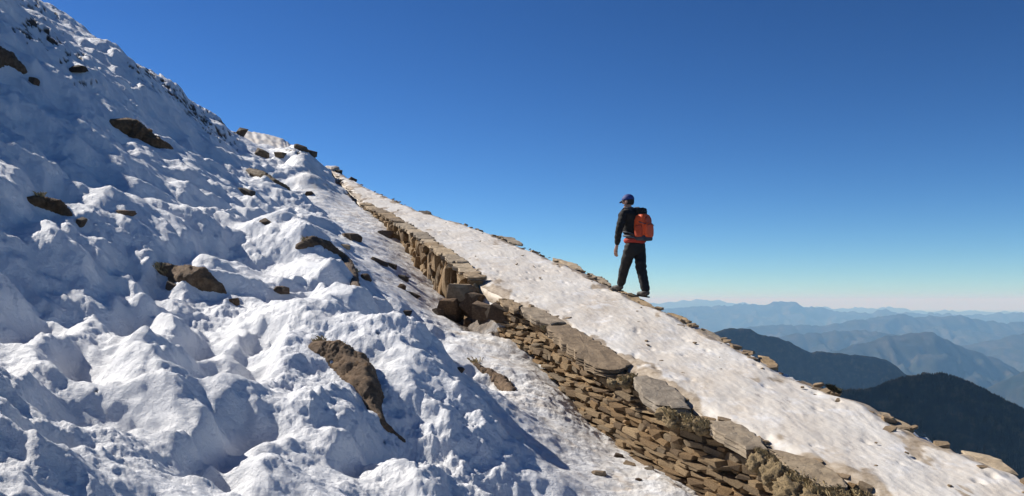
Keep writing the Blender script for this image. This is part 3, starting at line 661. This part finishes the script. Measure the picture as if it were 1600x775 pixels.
# dry moss and grass on the wall head, bare stones along the path border
M_MOSS = mat_plain('dry_moss', (0.20, 0.145, 0.075), 0.95, 60, 0.55, 0.02)
M_GRASS = mat_plain('dry_grass', (0.34, 0.26, 0.13), 0.8, 30, 0.35)
def tufts(name, spots, n_, hmax, seed, label=None):
    rr = random.Random(seed); V = []; Q = []
    for _ in range(n_):
        (x, y, z), sp = rr.choice(spots); a = rr.uniform(0, 6.28); r = sp*math.sqrt(rr.random())
        x += r*math.cos(a)*0.6; y += r*math.sin(a); h = hmax*rr.uniform(0.3, 1); w_ = rr.uniform(0.003, 0.007); b = rr.uniform(0, 6.28)
        dx, dy = math.cos(b)*w_, math.sin(b)*w_; lx, ly = rr.gauss(-0.35, 0.5)*h, rr.gauss(0, 0.5)*h; k0 = len(V); z0 = z+GRADE*r*math.sin(a)
        V += [(x-dx, y-dy, z0-0.02), (x+dx, y+dy, z0-0.02), (x+lx*0.5+dx*0.6, y+ly*0.5+dy*0.6, z0+h*0.6), (x+lx, y+ly, z0+h*0.75)]
        Q.append((k0, k0+1, k0+2, k0+3))
    return link(name, np_mesh(name, np.array(V, float), np.array(Q), False), M_GRASS)
def on_edge(px, py, up=0.0):
    x, y = path_at(px, py); return (x, y, zp(x, y)+up)
sp = [(on_edge(px, py), r) for px, py, r in ((1050, 646, .12), (1075, 652, .12), (1098, 660, .12), (990, 588, .08), (975, 592, .08), (1190, 706, .1), (1215, 722, .14), (1245, 742, .16), (1275, 758, .16), (1310, 770, .16), (1350, 778, .14), (800, 478, .06), (850, 512, .06), (790, 470, .05))]
prop(tufts('dry_grass', sp, 1800, 0.05, 5), kind='stuff')
tp = []
for px, py in ((250, 420), (262, 424), (500, 536), (530, 545), (478, 378), (60, 312), (185, 196), (215, 200), (556, 425), (745, 568), (792, 602)):
    h_ = hit(px, py); tp.append(((h_.x, h_.y, h_.z+0.01), 0.12))
prop(tufts('dry_grass', tp, 700, 0.08, 6), kind='stuff')
M_PLANT = mat_plain('dark_leaves', (0.035, 0.035, 0.018), 0.85, 40, 0.4)
pt = tufts('plant', [(on_edge(1301, 608), .05), (on_edge(1309, 612), .04)], 200, 0.075, 8); pt.data.materials[0] = M_PLANT
prop(pt, 'small dark plant at the tip of a broad tan flagstone on the outer edge', 'plant')
def moss(pl, seed, parent):
    P = []
    for px, py, r in pl:
        x, y = path_at(px, py); P.append((Vector((x-0.03, y, zp(x, y)-r*0.55)), r*0.78))
    bm = bmesh.new()
    for c, r in P:
        n0 = len(bm.verts); bmesh.ops.create_icosphere(bm, subdivisions=4, radius=1.0); bm.verts.ensure_lookup_table()
        for v in bm.verts[n0:]:
            d_ = v.co.normalized(); q = c+Vector((d_.x*r*1.1, d_.y*r*1.5, d_.z*r*0.75+d_.y*r*0.3))
            v.co = q+d_*r*(0.5*mnoise.noise(q*7)+0.4*mnoise.noise(q*17)+0.35*mnoise.noise(q*40))
    o = link('moss_clump', bm_mesh('moss_clump', bm, True), M_MOSS, parent); return o
moss([(1040, 640, .10), (1058, 645, .13), (1078, 650, .13), (1098, 656, .11)], 1, wall)
moss([(960, 592, .08), (975, 590, .10), (985, 588, .07)], 2, wall)
moss([(1190, 712, .12), (1215, 728, .15), (1245, 748, .17), (1280, 764, .17), (1318, 775, .15), (1350, 785, .16)], 3, wall)
# small stones bedded along the two borders of the path and on it
gb = bmesh.new(); rr = random.Random(9)
for _ in range(170):
    y = math.exp(rr.uniform(math.log(7), math.log(38))); sd = rr.random() < 0.6
    x = float(WR(y))-0.06-abs(rr.gauss(0, 0.14)) if sd else float(WL(y))+0.1+abs(rr.gauss(0, 0.10))
    if Y_GAP0-0.3 < y < Y_GAP1+0.2 and not sd: continue
    s = rr.uniform(0.02, 0.075)
    add_to(gb, rr.choice(STONES), Vector((x, y, zp(x, y)-0.03*(1)+s*0.1)), (rr.uniform(-1, 1), 1, GRADE), (s*1.6, s*2.2, s*0.7), 0.2, rr)
for _ in range(45):
    y = math.exp(rr.uniform(math.log(7), math.log(30))); x = float(WL(y))+(float(WR(y))-float(WL(y)))*rr.uniform(0.15, 0.95); s = rr.uniform(0.012, 0.03)
    add_to(gb, rr.choice(STONES), Vector((x, y, zp(x, y)+0.004)), (rr.uniform(-1, 1), 1, GRADE), (s*1.6, s*2, s*0.8), 0.3, rr)
prop(link('gravel', bm_mesh('gravel', gb, False), M_SLAB), kind='stuff')

# upper bend of the path, seen again beyond the hump
def strip():
    top = [(376, 203), (396, 206), (418, 210), (440, 216), (456, 226), (468, 234)]; bot = [(384, 226), (402, 228), (424, 231), (444, 235), (458, 238), (470, 240)]
    V = []; nr = 24
    for j in range(nr+1):
        t = j/nr
        for i in np.linspace(0, 5, 80):
            px = np.interp(i, range(6), [p[0] for p in bot])*(1-t)+np.interp(i, range(6), [p[0] for p in top])*t
            py = np.interp(i, range(6), [p[1] for p in bot])*(1-t)+np.interp(i, range(6), [p[1] for p in top])*t
            y = 50+7*t; z = (HY-py)/F*y+0.06*float(perlin(np.array([i*3.0]), np.array([t*4]), 55)[0])
            V.append(((px-CX)/F*y, y, z))
    V = np.array(V).reshape(nr+1, 80, 3)
    bk = V[-1].copy(); bk[:, 1] += 6; bk[:, 2] -= 4; ft = V[0].copy(); ft[:, 2] -= 2.5; ft[:, 1] -= 0.2
    V = np.concatenate([ft[None], V, bk[None]]); return V
V = strip(); nr_, nc_, _ = V.shape
so_ = np.zeros((nr_, nc_)); so_[0] = 1; so_[1] = 0.6
prop(link('footpath_bend', np_mesh('footpath_bend', V.reshape(-1, 3), grid_quads(nr_, nc_), True, {'soil': so_}), M_PATH), kind='structure')

# conifers on the nearest forested hill: far too many to count
def forest():
    o, X, Y, Z = RG['m1']; px = X/Y*F+CX; py = HY-F*Z/Y; rr = np.random.default_rng(3)
    T = np.linspace(-1, 1, X.shape[0]); ok = (px > 1285) & (px < 1680) & (py < 745) & (Y > 1190) & (Y < 1725)
    V = []; Q = []; idx = np.argwhere(ok); nq = 26000
    sel = idx[rr.integers(0, len(idx), nq)]; j = sel[:, 0]+rr.random(nq); i = sel[:, 1]+rr.random(nq)
    j = np.clip(j, 0, X.shape[0]-1.01); i = np.clip(i, 0, X.shape[1]-1.01); j0 = j.astype(int); i0 = i.astype(int); a = i-i0; b = j-j0
    def bil(A): return (A[j0, i0]*(1-a)+A[j0, i0+1]*a)*(1-b)+(A[j0+1, i0]*(1-a)+A[j0+1, i0+1]*a)*b
    x, y, z = bil(X), bil(Y), bil(Z); h = rr.uniform(5, 11, nq); r = h*rr.uniform(0.22, 0.32, nq)
    ns = 5; ang = np.arange(ns)*2*np.pi/ns
    base = np.stack([x[:, None]+r[:, None]*np.cos(ang+x[:, None]), y[:, None]+r[:, None]*np.sin(ang+x[:, None]), np.repeat((z-1.0)[:, None]+h[:, None]*0.1, ns, 1)], -1)
    tip = np.stack([x, y, z+h], -1)[:, None]; V = np.concatenate([base, tip], 1).reshape(-1, 3)
    k = np.arange(nq)[:, None, None]*(ns+1); s = np.arange(ns); tri = np.stack([s, (s+1) % ns, np.full(ns, ns)], -1)[None]
    Q = (k+tri).reshape(-1, 3)
    return np_mesh('forest', V, Q, False)
prop(link('forest', forest(), M_FOR), kind='stuff')
# ------------------------------------------------------------------ the hiker
def P3(px, py, y): return Vector(((px-CX)/F*y, y, (HY-py)/F*y))
FW = Vector((-0.76, 0.65, 0)); LF = Vector((-0.65, -0.76, 0)); UP = Vector((0, 0, 1))
def skin(name, verts, edges, mat, parent, sub=2, root=0):
    me = bpy.data.meshes.new('tmp'); me.from_pydata([tuple(v[0]) for v in verts], edges, []); o = bpy.data.objects.new('tmp', me); COL.objects.link(o)
    o.modifiers.new('s', 'SKIN'); o.modifiers.new('b', 'SUBSURF').levels = sub
    o.modifiers['s'].use_smooth_shade = True
    for i, v in enumerate(verts):
        r = v[1]; sv = me.skin_vertices[0].data[i]; sv.radius = (r, r) if not isinstance(r, tuple) else r; sv.use_root = (i == root)
    dg = bpy.context.evaluated_depsgraph_get(); dg.update(); ev = o.evaluated_get(dg); m2 = bpy.data.meshes.new_from_object(ev)
    bpy.data.objects.remove(o); m2.name = name
    for p in m2.polygons: p.use_smooth = True
    m2.materials.clear(); return link(name, m2, mat, parent)
def fabric(name, col, rough=0.8, sc=60, bd=0.004):
    return mat_plain(name, col, rough, sc, 0.2, bd)
M_SKIN = mat_plain('skin', (0.42, 0.23, 0.16), 0.55, 30, 0.08)
M_JACK = fabric('black_quilted_cloth', (0.012, 0.011, 0.011), 0.9); M_TROU = fabric('black_trousers', (0.013, 0.012, 0.012), 0.85)
M_ORNG = fabric('orange_nylon', (0.88, 0.105, 0.018), 0.6); M_ORND = fabric('dark_orange_nylon', (0.50, 0.06, 0.015), 0.6)
M_RED = fabric('red_shirt', (0.38, 0.04, 0.025), 0.85); M_STRAP = fabric('dark_strap', (0.045, 0.05, 0.065), 0.7)
M_BLUE = fabric('blue_cap', (0.02, 0.04, 0.19), 0.7); M_BOOT = fabric('boot_leather', (0.075, 0.065, 0.055), 0.7); M_SOLE = fabric('boot_sole', (0.02, 0.02, 0.02), 0.9)
M_HAIR = mat_plain('dark_hair', (0.015, 0.011, 0.009), 0.7, 200, 0.4, 0.003); M_SCARF = fabric('grey_scarf', (0.12, 0.10, 0.10), 0.9)
who = P3(989, 461, 15.12); person = empty('person', who)
prop(person, 'hiker in black jacket and trousers walking up the path with his back turned', 'person')
parts0 = set(COL.objects)
hc = P3(981, 315, 15.12)
HF = Vector((-0.88, 0.47, -0.05)).normalized(); HL = UP.cross(HF).normalized()       # the way he looks
chest = P3(987, 343, 15.12); spine = P3(989, 362, 15.12); pel = P3(992, 382, 15.12); nk = P3(984, 329, 15.13)
shL = P3(974, 335, 14.97); shR = P3(999, 334, 15.27); elL = P3(967, 361, 14.90); wrL = P3(963.5, 386, 14.98)
elR = P3(1003, 359, 15.42); wrR = P3(990, 366, 15.62)
hpL = P3(984, 389, 15.05); hpR = P3(1000, 388, 15.18); knL = P3(975.5, 420, 15.22); knR = P3(1001.5, 420, 15.02)
anL = P3(969, 447, 15.36); anR = P3(1009.5, 457, 14.90)
# body: one skinned surface, mostly under the clothes
bv = [(pel, .11), (spine, .105), (chest, .115), (nk, .055), (hc-UP*0.085, .058), (hc-UP*0.01, (.082, .092)), (hc+UP*0.06, .07),
      (shL, .05), (elL, .036), (wrL, .027), (shR, .05), (elR, .036), (wrR, .027), (hpL, .075), (knL, .05), (anL, .035), (hpR, .075), (knR, .05), (anR, .035),
      (hc+HF*0.075-UP*0.075, .03), (hc+HF*0.10-UP*0.015, .014)]
be = [(0, 1), (1, 2), (2, 3), (3, 4), (4, 5), (5, 6), (2, 7), (7, 8), (8, 9), (2, 10), (10, 11), (11, 12), (0, 13), (13, 14), (14, 15), (0, 16), (16, 17), (17, 18), (4, 19), (5, 20)]
def hand(w_, down, palm_n, idx, side):
    """palm, four curled fingers of unequal length and a thumb leaving the side of the palm"""
    across = down.cross(palm_n).normalized()*side; k0 = len(bv)
    bv.append((w_+down*0.045, (.030, .018))); be.append((idx, k0)); bv.append((w_+down*0.085, (.034, .016))); be.append((k0, k0+1))
    for q, (off, ln) in enumerate(((-0.028, .066), (-0.0095, .076), (0.0095, .071), (0.027, .056))):
        a = w_+down*0.10+across*off*1.05; b = a+down*ln*0.42+palm_n*ln*0.12; c = b+down*ln*0.30+palm_n*ln*0.24; d_ = c+down*ln*0.14+palm_n*ln*0.24
        k = len(bv); bv.extend([(a, .0095), (b, .009), (c, .0085), (d_, .0075)]); be.extend([(k0+1, k), (k, k+1), (k+1, k+2), (k+2, k+3)])
    a = w_+down*0.05-across*0.036+palm_n*0.01; b = a+down*0.03-across*0.014+palm_n*0.01; c = b+down*0.028+palm_n*0.012
    k = len(bv); bv.extend([(a, .012), (b, .010), (c, .0085)]); be.extend([(k0, k), (k, k+1), (k+1, k+2)])
hand(wrL, (wrL-elL).normalized()*0.85+Vector((-0.02, 0, -0.15)), (-LF), 9, 1)
hand(wrR, FW*0.7-UP*0.3, (-LF), 12, -1)
skin('body', bv, be, M_SKIN, None, 2)
jk = skin('jacket', [(spine-UP*0.07, (.19, .17)), (spine+UP*0.06, (.19, .17)), (chest, (.195, .175)), (chest+UP*0.10, (.165, .15)), (nk+UP*0.005, .085),
      (shL, .078), (shL.lerp(elL, .5), .066), (elL, .060), (elL.lerp(wrL, .5), .055), (wrL.lerp(elL, .12), .046),
      (shR, .078), (elR, .060), (wrR.lerp(elR, .15), .046)],
     [(0, 1), (1, 2), (2, 3), (3, 4), (3, 5), (5, 6), (6, 7), (7, 8), (8, 9), (3, 10), (10, 11), (11, 12)], M_JACK, None, 3)
for v in jk.data.vertices:      # quilting: horizontal chambers
    s_ = 0.5+0.5*math.sin(v.co.z*2*math.pi/0.075); v.co += v.normal*(0.006*s_**0.5-0.002+0.012*mnoise.noise(v.co*9))
skin('trousers', [(pel+UP*0.08, (.19, .17)), (pel-UP*0.05, (.185, .165)), (hpL-UP*0.05, .118), (hpL.lerp(knL, .5), .108), (knL, .088), (knL.lerp(anL, .5), .082), (anL, .070),
      (hpR-UP*0.05, .118), (hpR.lerp(knR, .5), .108), (knR, .090), (knR.lerp(anR, .5), .084), (anR, .072)],
     [(0, 1), (1, 2), (2, 3), (3, 4), (4, 5), (5, 6), (1, 7), (7, 8), (8, 9), (9, 10), (10, 11)], M_TROU, None, 3)
for v in COL.objects[-1].data.vertices: v.co += v.normal*(0.016*mnoise.noise(Vector((v.co.x*9, v.co.y*9, v.co.z*16)))+0.007*mnoise.noise(v.co*30))
for nm, an, tip in (('boot', anL, P3(959.5, 456, 15.44)), ('boot', anR, P3(998, 467.5, 14.98))):
    g = path_z = zp(an.x, an.y)+0.012; d_ = (tip-an); d_.z = 0; d_.normalize(); hl = Vector((an.x, an.y, g+0.05))
    def gz(v, h): return Vector((v.x, v.y, zp(v.x, v.y)+h))
    bt = skin('boot', [(an+UP*0.02, .062), (gz(an, .085), .058), (gz(an-d_*0.04, .045), .046), (gz(an+d_*0.08, .055), .048), (gz(an+d_*0.17, .042), (.044, .036))], [(0, 1), (1, 2), (1, 3), (3, 4)], M_BOOT, None, 2, 1)
    sl_ = skin('sole', [(gz(an-d_*0.07, .016), (.040, .014)), (gz(an+d_*0.04, .016), (.042, .014)), (gz(an+d_*0.20, .016), (.044, .014))], [(0, 1), (1, 2)], M_SOLE, None, 1, 1); sl_.parent = bt
def lump(name, c, ax, mat, parent, frame=None, fn=None, sub=4, cut=None):
    bm = bmesh.new(); bmesh.ops.create_icosphere(bm, subdivisions=sub, radius=1.0); X, Y, Z = frame or (FW, LF, UP)
    for v in bm.verts:
        p = v.co.copy()
        if fn: p = fn(p)
        v.co = c+X*p.x*ax[0]+Y*p.y*ax[1]+Z*p.z*ax[2]
    bmesh.ops.recalc_face_normals(bm, faces=bm.faces)
    return link(name, bm_mesh(name, bm, True), mat, parent)
HFr = (HF, HL, UP)
lump('hair', hc+UP*0.0-HF*0.022, (.088, .083, .105), M_HAIR, None, HFr, lambda p: Vector((p.x if p.x < 0.2 else 0.2+(p.x-0.2)*0.3, p.y, max(p.z, -0.55))))
def capf(p): return Vector((p.x, p.y, p.z if p.z > 0 else p.z*0.12))
cp = lump('cap', hc+UP*0.03-HF*0.004, (.108, .098, .098), M_BLUE, None, HFr, capf)
bm = bmesh.new(); ring = []
for i in range(17):
    a = -1.25+2.5*i/16; e_ = math.cos(a/1.25*1.57)
    i_ = hc+UP*0.032+HF*(0.095*math.cos(a))+HL*(0.092*math.sin(a)); o_ = i_+HF*(0.055*e_**0.6 if e_ > 0 else 0)-UP*(0.035*max(e_, 0)**0.6)
    ring.append([bm.verts.new(p) for p in (i_, o_, o_-UP*0.008, i_-UP*0.010)])
for a, b in zip(ring[:-1], ring[1:]):
    for q in range(4): bm.faces.new((a[q], a[(q+1) % 4], b[(q+1) % 4], b[q]))
for rg in (ring[0], ring[-1]): bm.faces.new(rg)
bmesh.ops.remove_doubles(bm, verts=bm.verts, dist=1e-5); bmesh.ops.recalc_face_normals(bm, faces=bm.faces)
br = link('brim', bm_mesh('brim', bm, True), mat_plain('cap_brim', (0.015, 0.018, 0.04), 0.7), cp)
for s_ in (1, -1):
    lump('ear', hc+HL*s_*0.088-HF*0.01-UP*0.01, (.020, .010, .031), M_SKIN, None, HFr, None, 2)
    lump('eye', hc+HF*0.086+HL*s_*0.032+UP*0.012, (.010, .013, .012), mat_plain('eye_white', (0.6, 0.58, 0.55), 0.3), None, HFr, None, 2)
lump('scarf', nk+UP*0.022, (.088, .084, .045), M_SCARF, None, (FW, LF, UP), lambda p: p*(1+0.10*mnoise.noise(p*4)))
lump('shirt_hem', pel+UP*0.065, (.185, .205, .085), M_RED, None, (FW, LF, UP), lambda p: Vector((p.x, p.y, max(-0.85, min(0.85, p.z)))))
for o in [o for o in COL.objects if o not in parts0 and o.parent is None]:
    o.parent = person; o.matrix_parent_inverse = Matrix.Translation(-person.location)
# the rucksack
bc = P3(1005.5, 353, 14.99); pack = empty('backpack', bc); prop(pack, 'orange rucksack with dark straps on the back of the hiker', 'backpack')
parts0 = set(COL.objects)
BK = -FW; PX = LF
def rbox(name, c, hx, hy, hz, mat, parent=None, pw=0.38, taper=0.0, wob=0.03, frame=None, sub=4):
    fr = frame or (BK, PX, UP)
    def fn(p):
        q = Vector([math.copysign(abs(t)**pw, t) for t in p.normalized()]); m_ = max(abs(t) for t in q); q = q/(m_**0.35*(sum(abs(t)**4 for t in q)**0.25)**0.65)
        k = 1-taper*max(0, q.z)**2; return Vector((q.x*k, q.y*k, q.z))*(1+wob*mnoise.noise(q*2.5))
    return lump(name, c, (hx, hy, hz), mat, parent, fr, fn, sub)
main = rbox('main_compartment', bc-BK*0.01, .105, .150, .205, M_ORNG, None, 0.68, 0.25)
rbox('front_pocket', bc+BK*0.085-UP*0.07, .055, .115, .125, M_ORNG, None, 0.5, 0.15)
rbox('upper_pocket', bc+BK*0.085+UP*0.085+PX*0.01, .030, .095, .065, M_ORND, None, 0.5, 0.3)
rbox('side_pocket', bc-PX*0.145-UP*0.09, .07, .035, .10, M_STRAP, None, 0.5)
rbox('side_pocket', bc+PX*0.145-UP*0.09, .07, .030, .10, M_ORND, None, 0.5)
rbox('base_panel', bc-UP*0.205-BK*0.0, .105, .150, .045, M_STRAP, None, 0.5)
rbox('lid', bc-BK*0.05+UP*0.245-PX*0.01, .075, .085, .062, M_JACK, None, 0.75, 0.2, 0.12)
def tube(name, pts, r, mat, parent=None, flat=1.0):
    return skin(name, [(p, (r, r*flat)) for p in pts], [(i, i+1) for i in range(len(pts)-1)], mat, parent, 1)
tube('carry_handle', [bc+UP*0.21+PX*0.03, bc+UP*0.245+PX*0.02+BK*0.03, bc+UP*0.245-PX*0.02+BK*0.03, bc+UP*0.21-PX*0.03], .008, M_STRAP)
tube('zip', [bc+BK*0.142-UP*0.0+PX*0.10, bc+BK*0.150+UP*0.02+PX*0.05, bc+BK*0.152+UP*0.025, bc+BK*0.150+UP*0.02-PX*0.05, bc+BK*0.142-PX*0.10], .006, M_STRAP)
tube('compression_strap', [bc+PX*0.155+BK*0.0+UP*0.06, bc+PX*0.13+BK*0.09+UP*0.03, bc+PX*0.08+BK*0.12+UP*0.02], .008, M_STRAP)
for s_ in (1, -1):
    sh = shL if s_ > 0 else shR; sh = sh.lerp(nk, 0.35)
    tube('shoulder_strap', [bc-BK*0.09+UP*0.17+PX*s_*0.07, sh-FW*0.06+UP*0.085, sh+FW*0.03+UP*0.088, sh+FW*0.14-UP*0.02, chest+FW*0.16+PX*s_*0.10-UP*0.10, spine+FW*0.13+PX*s_*0.155, spine+PX*s_*0.185-UP*0.02, bc-BK*0.06-UP*0.15+PX*s_*0.12], .018, M_STRAP, None, 0.6)
bl = []
for i in range(18):
    a = 2*math.pi*i/18; bl.append(pel+UP*(0.125-0.03*math.cos(a)*-1)+FW*0.175*math.cos(a)+LF*0.200*math.sin(a))
skin('hip_belt', [(p, (.024, .024)) for p in bl], [(i, (i+1) % 18) for i in range(18)], M_STRAP, None, 1)
for o in [o for o in COL.objects if o not in parts0 and o.parent is None]:
    o.parent = pack; o.matrix_parent_inverse = Matrix.Translation(-pack.location)
